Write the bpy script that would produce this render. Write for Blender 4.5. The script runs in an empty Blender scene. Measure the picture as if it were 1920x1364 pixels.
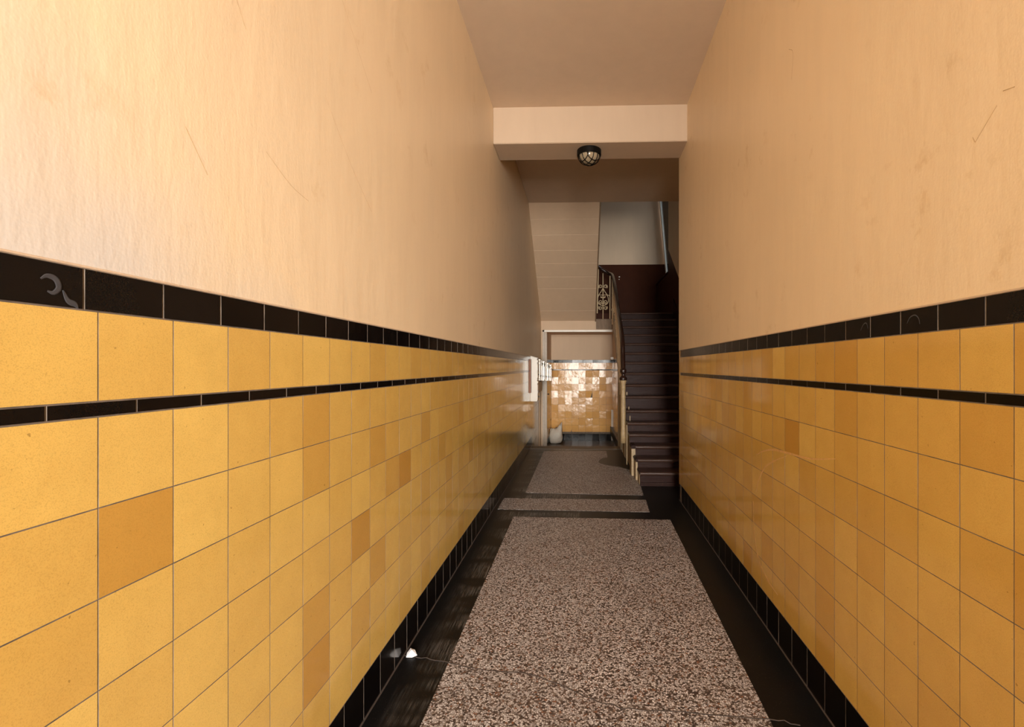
import bpy, bmesh, math, random
from mathutils import Vector, Matrix, Euler
random.seed(7)
sc = bpy.context.scene
COL = sc.collection
T = 0.18            # one wall tile, metres
EYE = 8.62          # eye height above the passage floor, in tiles
def P(X, Y, h):     # tiles right of / ahead of / above the eye -> metres
    return Vector((X * T, Y * T, (h + EYE) * T))

# ------------------------------------------------------------------ camera, world, lights, exposure
cam = bpy.data.objects.new('camera', bpy.data.cameras.new('camera'))
COL.objects.link(cam)
cam.location = P(0, 0, 0)
cam.rotation_euler = (math.radians(90), 0, math.radians(1.9))
cam.data.sensor_width = 36.0
cam.data.lens = 928.0 / 1920.0 * 36.0
cam.data.shift_x = -97.2 / 1920.0
cam.data.shift_y = 6.0 / 1920.0
cam.data.clip_start = 0.02
sc.camera = cam

w = bpy.data.worlds.new('sky'); sc.world = w; w.use_nodes = True
w.node_tree.nodes['Background'].inputs[0].default_value = (0.62, 0.78, 1.0, 1)
w.node_tree.nodes['Background'].inputs[1].default_value = 1.1

def area(name, loc, rot, sx, sy, power, col):
    d = bpy.data.lights.new(name, 'AREA'); d.shape = 'RECTANGLE'; d.size = sx; d.size_y = sy
    d.energy = power; d.color = col
    o = bpy.data.objects.new(name, d); COL.objects.link(o); o.location = loc; o.rotation_euler = rot
    return o
# daylight through the street door behind the camera
area('street_door_daylight', P(9.5, -52, 3.0), (math.radians(90), 0, 0), 4.6, 5.0, 5600, (1.0, 0.955, 0.89))
# daylight through the stairwell window
area('stair_window_daylight', P(15.0, 66.9, 18.5), (0, math.radians(90), 0), 2.2, 1.5, 11, (1.0, 0.95, 0.88))

sc.view_settings.view_transform = 'Standard'
sc.view_settings.look = 'None'
sc.view_settings.exposure = 0.13
sc.view_settings.gamma = 1.0
sc.view_settings.use_curve_mapping = False
sc.cycles.max_bounces = 12
sc.cycles.diffuse_bounces = 8
sc.cycles.glossy_bounces = 6
sc.cycles.use_denoising = True

# ------------------------------------------------------------------ materials
def nodes(name):
    m = bpy.data.materials.new(name); m.use_nodes = True
    nt = m.node_tree; b = nt.nodes['Principled BSDF']
    return m, nt, b
def N(nt, typ, **kw):
    n = nt.nodes.new(typ)
    for k, v in kw.items(): setattr(n, k, v)
    return n
def L(nt, a, b): nt.links.new(a, b)
def coords(nt, scale=(1, 1, 1)):
    g = N(nt, 'ShaderNodeNewGeometry'); mp = N(nt, 'ShaderNodeMapping')
    mp.inputs['Scale'].default_value = scale
    L(nt, g.outputs['Position'], mp.inputs['Vector'])
    return mp.outputs['Vector']
def noise(nt, vec, scale, detail=3, rough=0.5):
    n = N(nt, 'ShaderNodeTexNoise'); n.inputs['Scale'].default_value = scale
    n.inputs['Detail'].default_value = detail; n.inputs['Roughness'].default_value = rough
    L(nt, vec, n.inputs['Vector']); return n.outputs['Fac']
def ramp(nt, fac, stops, interp='LINEAR'):
    r = N(nt, 'ShaderNodeValToRGB'); r.color_ramp.interpolation = interp
    e = r.color_ramp.elements
    while len(e) < len(stops): e.new(0.5)
    for i, (p, c) in enumerate(stops):
        e[i].position = p; e[i].color = (c[0], c[1], c[2], 1) if isinstance(c, (tuple, list)) else (c, c, c, 1)
    L(nt, fac, r.inputs['Fac']); return r.outputs['Color']
def mix(nt, fac, a, b, typ='MIX'):
    m = N(nt, 'ShaderNodeMix', data_type='RGBA', blend_type=typ)
    for s, v in ((m.inputs[0], fac), (m.inputs[6], a), (m.inputs[7], b)):
        if isinstance(v, (int, float)): s.default_value = v
        elif isinstance(v, (tuple, list)): s.default_value = (v[0], v[1], v[2], 1)
        else: L(nt, v, s)
    return m.outputs[2]
def bump(nt, b, height, dist, strength=1.0):
    n = N(nt, 'ShaderNodeBump'); n.inputs['Distance'].default_value = dist; n.inputs['Strength'].default_value = strength
    L(nt, height, n.inputs['Height']); L(nt, n.outputs['Normal'], b.inputs['Normal']); return n
def plain(name, col, rough=0.5, metal=0.0, var=0.12, scale=18, spec=0.5):
    m, nt, b = nodes(name)
    v = coords(nt); f = noise(nt, v, scale, 4)
    c = mix(nt, f, tuple(x * (1 - var) for x in col), tuple(min(1, x * (1 + var)) for x in col))
    L(nt, c, b.inputs['Base Color'])
    b.inputs['Roughness'].default_value = rough; b.inputs['Metallic'].default_value = metal
    b.inputs['Specular IOR Level'].default_value = spec
    return m

def N_map(nt, val, lo, hi):
    m = N(nt, 'ShaderNodeMapRange'); m.inputs[1].default_value = lo; m.inputs[2].default_value = hi
    L(nt, val, m.inputs[0]); return m.outputs[0]
def plaster(name, col, rough=0.42, stains=True, bumpd=0.0026, spec=0.30, baked_daylight=False):
    m, nt, b = nodes(name)
    v = coords(nt)
    vs = coords(nt, (1, 0.9, 0.16))
    big = noise(nt, v, 1.3, 3); strk = noise(nt, vs, 9, 4, 0.6)
    c = mix(nt, big, tuple(x * 0.93 for x in col), tuple(min(1, x * 1.05) for x in col))
    c = mix(nt, ramp(nt, strk, [(0.35, 0.0), (0.75, 0.16)]), c, tuple(x * 0.72 for x in col))
    if baked_daylight:      # cool daylight painted in as grey towards the street end, low on the wall
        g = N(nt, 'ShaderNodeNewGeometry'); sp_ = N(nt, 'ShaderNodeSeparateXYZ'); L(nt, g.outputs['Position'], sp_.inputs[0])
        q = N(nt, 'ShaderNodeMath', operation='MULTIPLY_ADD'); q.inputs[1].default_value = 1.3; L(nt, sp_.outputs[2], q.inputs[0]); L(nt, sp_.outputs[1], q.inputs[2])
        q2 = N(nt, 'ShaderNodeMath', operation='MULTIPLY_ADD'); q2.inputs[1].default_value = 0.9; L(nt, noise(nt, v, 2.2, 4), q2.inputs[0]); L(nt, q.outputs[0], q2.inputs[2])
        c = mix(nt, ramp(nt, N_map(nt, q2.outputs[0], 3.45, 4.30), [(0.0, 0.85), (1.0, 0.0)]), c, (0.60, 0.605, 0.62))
    if stains:
        s = noise(nt, v, 6.5, 6, 0.65); s2 = noise(nt, v, 1.6, 2)
        k = N(nt, 'ShaderNodeMath', operation='MULTIPLY')
        L(nt, ramp(nt, s, [(0.58, 0.0), (0.72, 0.6)]), k.inputs[0]); L(nt, ramp(nt, s2, [(0.45, 0.0), (0.65, 1.0)]), k.inputs[1])
        c = mix(nt, k.outputs[0], c, (col[0] * 0.72, col[1] * 0.62, col[2] * 0.45))
    L(nt, c, b.inputs['Base Color'])
    b.inputs['Roughness'].default_value = rough
    b.inputs['Specular IOR Level'].default_value = spec
    fine = noise(nt, v, 150, 2); wr = noise(nt, coords(nt, (1, 1, 0.3)), 7, 5, 0.62)
    a = N(nt, 'ShaderNodeMath', operation='MULTIPLY_ADD'); a.inputs[1].default_value = 0.09
    L(nt, fine, a.inputs[0]); L(nt, wr, a.inputs[2])
    bump(nt, b, a.outputs[0], bumpd, 0.8)
    return m

def tile_mat(name, lo, hi, source, rough=0.10, speck=0.5, wave=0.0006):
    """glazed tile; its tint comes from the object colour (single tiles) or the 'tint' attribute (joined fields)"""
    m, nt, b = nodes(name)
    if source == 'object':
        oi = N(nt, 'ShaderNodeObjectInfo'); tint = oi.outputs['Color']
    else:
        at = N(nt, 'ShaderNodeAttribute'); at.attribute_name = 'tint'; tint = at.outputs['Color']
    v = coords(nt)
    c = mix(nt, tint, lo, hi)
    cl = noise(nt, v, 9, 4, 0.6)
    c = mix(nt, ramp(nt, cl, [(0.3, 0.16), (0.7, 0.0)]), c, tuple(x * 0.70 for x in lo))
    gr = noise(nt, v, 420, 2, 0.7)
    c = mix(nt, ramp(nt, gr, [(0.30, 0.30), (0.52, 0.0)]), c, tuple(x * 0.5 for x in lo))
    sp = noise(nt, v, 75, 2, 0.4); sm = noise(nt, v, 11, 2)
    k = N(nt, 'ShaderNodeMath', operation='MULTIPLY')
    L(nt, ramp(nt, sp, [(0.735, 0.0), (0.76, speck)]), k.inputs[0]); L(nt, ramp(nt, sm, [(0.4, 0.0), (0.6, 1.0)]), k.inputs[1])
    c = mix(nt, k.outputs[0], c, tuple(x * 0.22 for x in lo))
    L(nt, c, b.inputs['Base Color'])
    b.inputs['Roughness'].default_value = rough
    if lo[0] < 0.02: b.inputs['Specular IOR Level'].default_value = 0.13
    bump(nt, b, noise(nt, v, 9 if wave > 0.001 else 14, 2 if wave > 0.001 else 3, 0.5), wave, 1.0)
    return m

YLO, YHI = (0.56, 0.305, 0.062), (0.80, 0.55, 0.155)
M = {}
M['tile'] = tile_mat('glazed_yellow', YLO, YHI, 'object')
M['tile_j'] = tile_mat('glazed_yellow_field', YLO, YHI, 'attr')
M['end_tile'] = tile_mat('glazed_yellow_wavy', (0.58, 0.29, 0.08), (0.84, 0.47, 0.155), 'object', rough=0.15, wave=0.0035)
M['end_tile'].node_tree.nodes['Principled BSDF'].inputs['Specular IOR Level'].default_value = 0.2
M['black'] = tile_mat('glazed_black', (0.004, 0.003, 0.003), (0.009, 0.007, 0.006), 'object', rough=0.14, speck=0.0)
M['black_j'] = tile_mat('glazed_black_field', (0.004, 0.003, 0.003), (0.009, 0.007, 0.006), 'attr', rough=0.14, speck=0.0)
M['grout'] = plain('grout', (0.17, 0.14, 0.115), 0.9, var=0.75, scale=26, spec=0.1)
M['wall'] = plaster('cream_gloss_paint', (0.88, 0.715, 0.49))
M['wall_l'] = plaster('cream_gloss_paint_baked_daylight', (0.88, 0.715, 0.49), baked_daylight=True)
M['ceil'] = plaster('ceiling_paint', (0.64, 0.495, 0.355), 0.7, False, 0.0025, 0.25)
M['upper'] = plaster('stairwell_paint', (0.65, 0.475, 0.32), 0.6, False, 0.002, 0.3)
M['brown'] = plain('brown_oil_paint', (0.046, 0.012, 0.004), 0.5, var=0.2, scale=6, spec=0.06)
M['frame_paint'] = plain('aged_frame_paint', (0.42, 0.33, 0.24), 0.4, var=0.25, scale=20)
M['white'] = plain('white_gloss_paint', (0.78, 0.72, 0.62), 0.35, var=0.06)
M['ivory'] = plain('cream_woodwork_paint', (0.35, 0.245, 0.125), 0.5, var=0.45, scale=38)

def terrazzo():
    m, nt, b = nodes('light_terrazzo')
    v = coords(nt)
    wob = N(nt, 'ShaderNodeTexNoise'); wob.inputs['Scale'].default_value = 60
    L(nt, v, wob.inputs['Vector'])
    vv = N(nt, 'ShaderNodeVectorMath', operation='MULTIPLY_ADD'); vv.inputs[1].default_value = (0.004, 0.004, 0)
    L(nt, wob.outputs['Color'], vv.inputs[0]); L(nt, v, vv.inputs[2])
    vo = N(nt, 'ShaderNodeTexVoronoi'); vo.inputs['Scale'].default_value = 112; L(nt, vv.outputs[0], vo.inputs['Vector'])
    ve = N(nt, 'ShaderNodeTexVoronoi', feature='DISTANCE_TO_EDGE'); ve.inputs['Scale'].default_value = 112; L(nt, vv.outputs[0], ve.inputs['Vector'])
    sx = N(nt, 'ShaderNodeSeparateColor'); L(nt, vo.outputs['Color'], sx.inputs[0])
    c = ramp(nt, sx.outputs[0], [(0.0, (0.035, 0.026, 0.024)), (0.16, (0.11, 0.080, 0.068)), (0.27, (0.27, 0.115, 0.06)), (0.31, (0.29, 0.25, 0.225)),
                                 (0.40, (0.55, 0.53, 0.54)), (0.66, (0.71, 0.69, 0.70)), (0.90, (0.83, 0.82, 0.84))], 'CONSTANT')
    c = mix(nt, ramp(nt, ve.outputs['Distance'], [(0.05, 0.85), (0.16, 0.0)]), c, (0.085, 0.062, 0.053))
    big = noise(nt, v, 1.7, 3)
    c = mix(nt, ramp(nt, big, [(0.35, 0.0), (0.7, 0.22)]), c, (0.16, 0.11, 0.085))
    L(nt, c, b.inputs['Base Color']); b.inputs['Roughness'].default_value = 0.42
    b.inputs['Specular IOR Level'].default_value = 0.35
    return m
M['terrazzo'] = terrazzo()
def dark_floor():
    m, nt, b = nodes('dark_terrazzo')
    v = coords(nt)
    c = mix(nt, noise(nt, v, 7, 4), (0.005, 0.005, 0.005), (0.010, 0.009, 0.009))
    sp = N(nt, 'ShaderNodeTexVoronoi'); sp.inputs['Scale'].default_value = 95; L(nt, v, sp.inputs['Vector'])
    c = mix(nt, ramp(nt, sp.outputs['Distance'], [(0.06, 0.75), (0.13, 0.0)]), c, (0.16, 0.11, 0.085))
    # scrubbing marks: fine streaks along the passage, in patches, left border only
    st = noise(nt, coords(nt, (70, 3.5, 1)), 1.0, 5, 0.8)
    pt = noise(nt, coords(nt, (1.4, 3.6, 1)), 1.0, 2)
    sep = N(nt, 'ShaderNodeSeparateXYZ'); g = N(nt, 'ShaderNodeNewGeometry'); L(nt, g.outputs['Position'], sep.inputs[0])
    side = N(nt, 'ShaderNodeMapRange'); side.inputs[1].default_value = -0.90; side.inputs[2].default_value = -0.68
    L(nt, sep.outputs[0], side.inputs[0])
    lft = N(nt, 'ShaderNodeMath', operation='LESS_THAN'); lft.inputs[1].default_value = 0.0; L(nt, sep.outputs[0], lft.inputs[0])
    k = N(nt, 'ShaderNodeMath', operation='MULTIPLY'); k2 = N(nt, 'ShaderNodeMath', operation='MULTIPLY'); k3 = N(nt, 'ShaderNodeMath', operation='MULTIPLY')
    L(nt, ramp(nt, st, [(0.45, 0.0), (0.62, 0.9)]), k.inputs[0]); L(nt, ramp(nt, pt, [(0.46, 0.0), (0.58, 1.0)]), k.inputs[1])
    L(nt, k.outputs[0], k2.inputs[0]); L(nt, side.outputs[0], k2.inputs[1]); L(nt, k2.outputs[0], k3.inputs[0]); L(nt, lft.outputs[0], k3.inputs[1])
    c = mix(nt, k3.outputs[0], c, (0.20, 0.19, 0.18))
    L(nt, c, b.inputs['Base Color']); b.inputs['Roughness'].default_value = 0.35
    b.inputs['Specular IOR Level'].default_value = 0.14
    return m
M['dark_floor'] = dark_floor()
def wood(name, a, c2, rough, sc3, worn=0.0, spec=0.5):
    m, nt, b = nodes(name)
    f = noise(nt, coords(nt, sc3), 1.0, 6, 0.7)
    c = mix(nt, f, a, c2)
    if worn:
        k = noise(nt, coords(nt, (55, 3, 9)), 1.0, 5, 0.75)
        c = mix(nt, ramp(nt, k, [(0.60, 0.0), (0.72, worn)]), c, (0.17, 0.09, 0.055))
    L(nt, c, b.inputs['Base Color']); b.inputs['Roughness'].default_value = rough; b.inputs['Specular IOR Level'].default_value = spec
    bump(nt, b, f, 0.004, 0.8)
    return m
M['step'] = wood('dark_stair_paint', (0.010, 0.003, 0.0018), (0.030, 0.009, 0.005), 0.36, (4, 40, 60), 0.30, 0.07)
M['tread'] = wood('worn_tread_paint', (0.026, 0.012, 0.008), (0.075, 0.038, 0.026), 0.32, (3, 40, 60), 0.5, 0.22)
M['rail'] = wood('dark_varnish', (0.012, 0.005, 0.004), (0.03, 0.012, 0.008), 0.18, (60, 5, 60))
M['redwood'] = wood('reddish_board', (0.20, 0.060, 0.022), (0.30, 0.10, 0.035), 0.5, (40, 40, 4))
M['wornwood'] = wood('worn_timber', (0.03, 0.015, 0.008), (0.40, 0.26, 0.15), 0.6, (70, 70, 5))
M['iron'] = plain('cream_iron_paint', (0.74, 0.56, 0.34), 0.4, var=0.25, scale=60)
M['blackmetal'] = plain('black_lacquer', (0.005, 0.004, 0.003), 0.4, var=0.2, spec=0.15)
M['steel'] = plain('polished_steel', (0.36, 0.31, 0.26), 0.38, 1.0, var=0.08)
M['enamel'] = plain('white_enamel', (0.56, 0.49, 0.40), 0.3, var=0.04)
M['grey'] = plain('grey_sheet_metal', (0.36, 0.31, 0.26), 0.45, 0.2, var=0.1)
M['sack'] = plain('woven_plastic', (0.60, 0.54, 0.45), 0.5, var=0.15, scale=30)
M['paper'] = plain('white_paper', (0.80, 0.79, 0.80), 0.8, var=0.05)
M['scuff'] = plain('pale_scuff', (0.045, 0.045, 0.052), 0.7, var=0.3, scale=60)
M['scuff_tan'] = plain('tan_scuff', (0.66, 0.39, 0.13), 0.5, var=0.3, scale=40)
M['crackfill'] = plain('crack_filler', (0.085, 0.072, 0.068), 0.8, var=0.3, scale=60)
M['crackdark'] = plain('plaster_crack', (0.55, 0.38, 0.20), 0.8, var=0.3, scale=60)
M['bead'] = plain('floor_joint_mortar', (0.075, 0.055, 0.045), 0.8, var=0.4, scale=50)
def glass():
    m, nt, b = nodes('window_glass')
    tr = N(nt, 'ShaderNodeBsdfTransparent'); tr.inputs[0].default_value = (0.90, 0.95, 0.97, 1)
    gl = N(nt, 'ShaderNodeBsdfGlossy'); gl.inputs['Roughness'].default_value = 0.03
    fr = N(nt, 'ShaderNodeFresnel'); fr.inputs[0].default_value = 1.45
    mx = N(nt, 'ShaderNodeMixShader'); L(nt, fr.outputs[0], mx.inputs[0]); L(nt, tr.outputs[0], mx.inputs[1]); L(nt, gl.outputs[0], mx.inputs[2])
    L(nt, mx.outputs[0], nt.nodes['Material Output'].inputs['Surface']); nt.nodes.remove(b)
    return m
M['glass'] = glass()
M['frost'] = plain('frosted_lamp_glass', (0.30, 0.23, 0.145), 0.12, var=0.05)

# ------------------------------------------------------------------ helpers
def tag(o, label=None, cat=None, group=None, kind=None):
    if label: o['label'] = label
    if cat: o['category'] = cat
    if group: o['group'] = group
    if kind: o['kind'] = kind
    return o
def empty(name, loc=(0, 0, 0), rz=0.0):
    o = bpy.data.objects.new(name, None); o.empty_display_size = 0.1; COL.objects.link(o)
    o.location = loc; o.rotation_euler = (0, 0, rz); return o
def link(name, me, parent=None, loc=(0, 0, 0), rot=(0, 0, 0)):
    o = bpy.data.objects.new(name, me); COL.objects.link(o)
    o.parent = parent; o.location = loc; o.rotation_euler = rot; return o
def finish(name, bm, mats, parent=None, smooth=False, loc=(0, 0, 0), rot=(0, 0, 0)):
    bmesh.ops.recalc_face_normals(bm, faces=bm.faces)
    me = bpy.data.meshes.new(name); bm.to_mesh(me); bm.free()
    for m in (mats if isinstance(mats, (list, tuple)) else [mats]): me.materials.append(m)
    if smooth:
        for p in me.polygons: p.use_smooth = True
    return link(name, me, parent, loc, rot)
def rel(o, root):     # keep world-space vertices although the parent Empty stands elsewhere
    o.matrix_parent_inverse = root.matrix_basis.inverted(); return o
def box(bm, a, b, mi=0, bev=0.0):
    x0, y0, z0 = (min(a[i], b[i]) for i in range(3)); x1, y1, z1 = (max(a[i], b[i]) for i in range(3))
    vs = [bm.verts.new(c) for c in ((x0, y0, z0), (x1, y0, z0), (x1, y1, z0), (x0, y1, z0), (x0, y0, z1), (x1, y0, z1), (x1, y1, z1), (x0, y1, z1))]
    fs = [bm.faces.new([vs[i] for i in q]) for q in ((0, 3, 2, 1), (4, 5, 6, 7), (0, 1, 5, 4), (1, 2, 6, 5), (2, 3, 7, 6), (3, 0, 4, 7))]
    for f in fs: f.material_index = mi
    if bev > 0:
        es = list({e for f in fs for e in f.edges})
        r = bmesh.ops.bevel(bm, geom=es, offset=bev, segments=2, affect='EDGES')
        for f in r['faces']: f.material_index = mi
def tbox(bm, X0, X1, Y0, Y1, h0, h1, mi=0, bev=0.0): box(bm, P(X0, Y0, h0), P(X1, Y1, h1), mi, bev)
def prism(bm, pts, vec, mi=0):
    a = [bm.verts.new(p) for p in pts]; b = [bm.verts.new(Vector(p) + Vector(vec)) for p in pts]
    n = len(a)
    fs = [bm.faces.new(a), bm.faces.new(b[::-1])] + [bm.faces.new([a[i], b[i], b[(i + 1) % n], a[(i + 1) % n]]) for i in range(n)]
    for f in fs: f.material_index = mi
def tube(bm, pts, r, seg=8, closed=False, flat=1.0, up=None):
    pts = [Vector(p) for p in pts]; n = len(pts); rings = []
    rr = r if isinstance(r, (list, tuple)) else [r] * n
    prev = None
    for i, p in enumerate(pts):
        t = (pts[(i + 1) % n] - pts[i - 1]) if closed else (pts[min(i + 1, n - 1)] - pts[max(i - 1, 0)])
        t.normalize()
        if up is not None: u = Vector(up) - t * t.dot(Vector(up))
        elif prev is None:
            u = Vector((0, 0, 1)) if abs(t.z) < 0.9 else Vector((1, 0, 0)); u = u - t * t.dot(u)
        else: u = prev - t * t.dot(prev)
        u.normalize(); prev = u; s = t.cross(u)
        rings.append([bm.verts.new(p + (u * math.cos(2 * math.pi * k / seg) * flat + s * math.sin(2 * math.pi * k / seg)) * rr[i]) for k in range(seg)])
    for i in range(n if closed else n - 1):
        A, B = rings[i], rings[(i + 1) % n]
        for k in range(seg): bm.faces.new([A[k], A[(k + 1) % seg], B[(k + 1) % seg], B[k]])
    if not closed: bm.faces.new(rings[0][::-1]); bm.faces.new(rings[-1])
def lathe(bm, prof, c, seg=20, mi=0):
    rings = [[bm.verts.new((c[0] + r * math.cos(2 * math.pi * k / seg), c[1] + r * math.sin(2 * math.pi * k / seg), c[2] + z)) for k in range(seg)] for r, z in prof]
    for A, B in zip(rings, rings[1:]):
        for k in range(seg):
            f = bm.faces.new([A[k], A[(k + 1) % seg], B[(k + 1) % seg], B[k]]); f.material_index = mi
    bm.faces.new(rings[0][::-1]).material_index = mi; bm.faces.new(rings[-1]).material_index = mi
def spline(pts, n=6):
    out = []; p = [Vector(q) for q in pts]; p = [2 * p[0] - p[1]] + p + [2 * p[-1] - p[-2]]
    for i in range(1, len(p) - 2):
        for k in range(n):
            t = k / n; a, b, c, d = p[i - 1:i + 3]
            out.append(0.5 * ((2 * b) + (c - a) * t + (2 * a - 5 * b + 4 * c - d) * t * t + (3 * b - a - 3 * c + d) * t ** 3))
    out.append(p[-2]); return out

# ------------------------------------------------------------------ tiled dado
TH = 0.0010; J = 0.0011; BV = 0.0003
def tile_verts(wd, ht, J=J):
    w2, h2 = wd / 2 - J, ht / 2 - J
    back = [(-w2, 0, -h2), (w2, 0, -h2), (w2, 0, h2), (-w2, 0, h2)]
    mid = [(x, TH - BV, z) for x, _, z in back]
    fr = [(x - math.copysign(BV, x), TH, z - math.copysign(BV, z)) for x, _, z in back]
    faces = [(8, 9, 10, 11)]
    for k in range(4):
        l = (k + 1) % 4
        faces += [(4 + k, 4 + l, 8 + l, 8 + k), (k, l, 4 + l, 4 + k)]
    return back + mid + fr, [f[::-1] for f in faces]
_tm = {}
def tile_mesh(wd, ht, mat):
    key = (round(wd, 4), round(ht, 4), mat.name)
    if key not in _tm:
        v, f = tile_verts(wd, ht, 0.0019 if mat is M['black'] else J); me = bpy.data.meshes.new('tile_mesh'); me.from_pydata(v, [], f); me.update(); me.materials.append(mat); me.materials.append(M['grout']); _tm[key] = me
        for p in me.polygons: p.material_index = 0 if p.index == 0 else 1     # unglazed edges
    return _tm[key]
class Field:
    def __init__(s): s.v = []; s.f = []; s.t = []
    def add(s, mat, wd, ht, tint):
        v, f = tile_verts(wd, ht); o = len(s.v)
        s.v += [mat @ Vector(p) for p in v]; s.f += [tuple(i + o for i in q) for q in f]; s.t += [tint] * len(f)
    def build(s, name, m, parent):
        if not s.v: return
        me = bpy.data.meshes.new(name); me.from_pydata(s.v, [], s.f); me.update(); me.materials.append(m)
        me.materials.append(M['grout'])
        for p in me.polygons: p.material_index = 0 if p.index % 9 == 0 else 1
        a = me.attributes.new('tint', 'FLOAT_COLOR', 'FACE')
        for i, t in enumerate(s.t): a.data[i].color = (t, t, t, 1)
        o = link(name, me, parent); o['kind'] = 'stuff'; return o

DARK = {}   # (side, row, column) -> tint of the odd tile out
for k, t in {('L', 2, 5): 0.05, ('L', 6, 9): 0.0, ('L', 4, 11): 0.05, ('L', 3, 14): 0.0, ('L', 2, 4): 0.55, ('L', 3, 4): 0.42, ('L', 2, 6): 0.95, ('L', 2, 8): 0.85,
             ('L', 5, 9): 0.25, ('L', 2, 12): 0.30, ('L', 0, 4): 0.78, ('L', 1, 5): 0.85, ('L', 1, 4): 0.8, ('L', 3, 13): 0.35, ('L', 5, 12): 0.3,
             ('R', 2, 14): 0.0, ('R', 0, 11): 0.15, ('R', 2, 13): 0.8, ('R', 1, 7): 0.25, ('R', 1, 11): 0.25, ('R', 3, 6): 0.1, ('R', 6, 8): 0.3, ('R', 5, 12): 0.3,
             ('R', 0, 15): 0.85, ('R', 0, 16): 0.3, ('R', 1, 9): 0.5, ('R', 6, 12): 0.2}.items(): DARK[k] = t

def dado(parent, side, to_world, rz, phase, ph_top, ph_thin, ph_base, y_far, y_from, y_to, mean, rows_extra=None, jit=0.0016):
    """to_world(Y, h) -> point on the substrate; tiles from y_from to y_to, single objects nearer than y_far"""
    rnd = random.Random(side)
    fld, fblk = Field(), Field()
    def put(name, Yc, hc, wd, ht, mat, matj, tint, single):
        p = to_world(Yc, hc)
        e = Euler((rnd.gauss(0, jit), 0, rz + rnd.gauss(0, jit)), 'XYZ')
        if single:
            o = link(name, tile_mesh(wd * T, ht * T, mat), parent, p, e); o.color = (tint, tint, tint, 1)
        else:
            (fld if matj is M['tile_j'] else fblk).add(Matrix.Translation(p) @ e.to_matrix().to_4x4(), wd * T, ht * T, tint)
    rows = [(0.11, 0.98)] + [(-0.55 - k - 0.5 * 1.0, 1.0) for k in range(7)]
    def cols(ph):
        n = math.ceil(y_from - ph)
        while ph + n + 1 <= y_to + 0.01:
            yield n, ph + n + 0.5; n += 1
    for n, Yc in cols(phase):
        single = 3.2 < Yc < y_far
        rr = list(rows)
        if rows_extra and Yc > rows_extra[0]: rr += [(-0.55 - k - 0.5, 1.0) for k in range(7, 7 + rows_extra[1])]
        for r, (hc, ht) in enumerate(rr):
            t = DARK.get((side, r, n))
            if t is None:
                t = min(1, max(0, rnd.gauss(mean, 0.11)))
                if rnd.random() < 0.06: t = max(0, t - 0.3)
            put('tile', Yc, hc, 1.0, ht, M['tile'], M['tile_j'], t, single)
    for n, Yc in cols(ph_top): put('border_tile', Yc, 0.825, 1.0, 0.45, M['black'], M['black_j'], rnd.random(), 3.2 < Yc < y_far)
    for n, Yc in cols(ph_thin): put('liner_tile', Yc, -0.465, 1.0, 0.17, M['black'], M['black_j'], rnd.random(), 3.2 < Yc < y_far)
    for n, Yc in cols(ph_base):
        if rows_extra and Yc > rows_extra[0]: break
        put('base_tile', Yc, -8.08, 1.0, 1.06, M['black'], M['black_j'], rnd.random(), 3.2 < Yc < y_far)
    fld.build('tile_field', M['tile_j'], parent); fblk.build('black_tile_field', M['black_j'], parent)

# ------------------------------------------------------------------ structure: floor
EDGE = 53.6       # where the passage floor stops and drops to the lower lobby
bm = bmesh.new()
tbox(bm, -7, 4.3, -24, EDGE - 1.9, -9.6, -8.62); tbox(bm, 4.3, 13, -24, 73, -9.6, -8.62)
floor = tag(finish('floor', bm, M['dark_floor']), kind='structure')
def inlay(pts):
    b2 = bmesh.new()
    prism(b2, [P(x, y, -8.62) + Vector((0, 0, -0.004)) for x, y in pts], (0, 0, 0.0052))
    return finish('terrazzo_panel', b2, M['terrazzo'], floor)
inlay([(-3.84, -20), (4.05, -20), (4.61, 11.99), (5.06, 28.01), (-3.83, 28.31)])
inlay([(-4.99, 29.75), (4.1, 29.45), (4.24, 32.16), (-5.0, 32.3)])
inlay([(-3.75, 33.72), (4.23, 33.28), (4.36, 35.88), (4.62, 38.6), (4.62, 40.1), (4.37, 41.19), (4.02, 41.6), (3.3, 42.68), (2.42, 43.34), (1.8, 44.04), (1.64, 44.77), (1.77, 45.79),
       (2.11, 46.74), (2.58, 47.17), (2.66, 50.59), (-3.7, 50.37)])
bm = bmesh.new(); tbox(bm, -5.27, 4.3, EDGE - 1.9, EDGE, -9.6, -8.60, 0, 0.006)
finish('edge_board', bm, M['wornwood'] if False else plain('worn_stone_edge', (0.10, 0.070, 0.045), 0.5, var=0.4, scale=30), floor)
for i in range(2):
    bm = bmesh.new(); tbox(bm, -5.27, 4.3, EDGE - 0.2, EDGE + 1.4 + 1.4 * i if i == 0 else EDGE + 2.8, -10.7, -9.32 - 0.69 * i, 0, 0.004)
    finish('step', bm, M['dark_floor'], floor)
bm = bmesh.new()      # lower lobby floor, small dark tiles
for i in range(10):
    for k in range(18):
        x0 = -5.27 + i * 1.0; y0 = 54 + k * 1.0
        tbox(bm, x0 + 0.012, min(4.6, x0 + 0.988), y0 + 0.012, y0 + 0.988, -11.0, -10.70)
lower = tag(finish('floor_lower', bm, plain('brown_quarry_tile', (0.085, 0.058, 0.036), 0.28, var=0.3, scale=25)), kind='structure')
bm = bmesh.new(); tbox(bm, -7, 4.6, 53.4, 73, -11.3, -10.72); finish('floor_bed', bm, M['grout'], lower)

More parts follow.
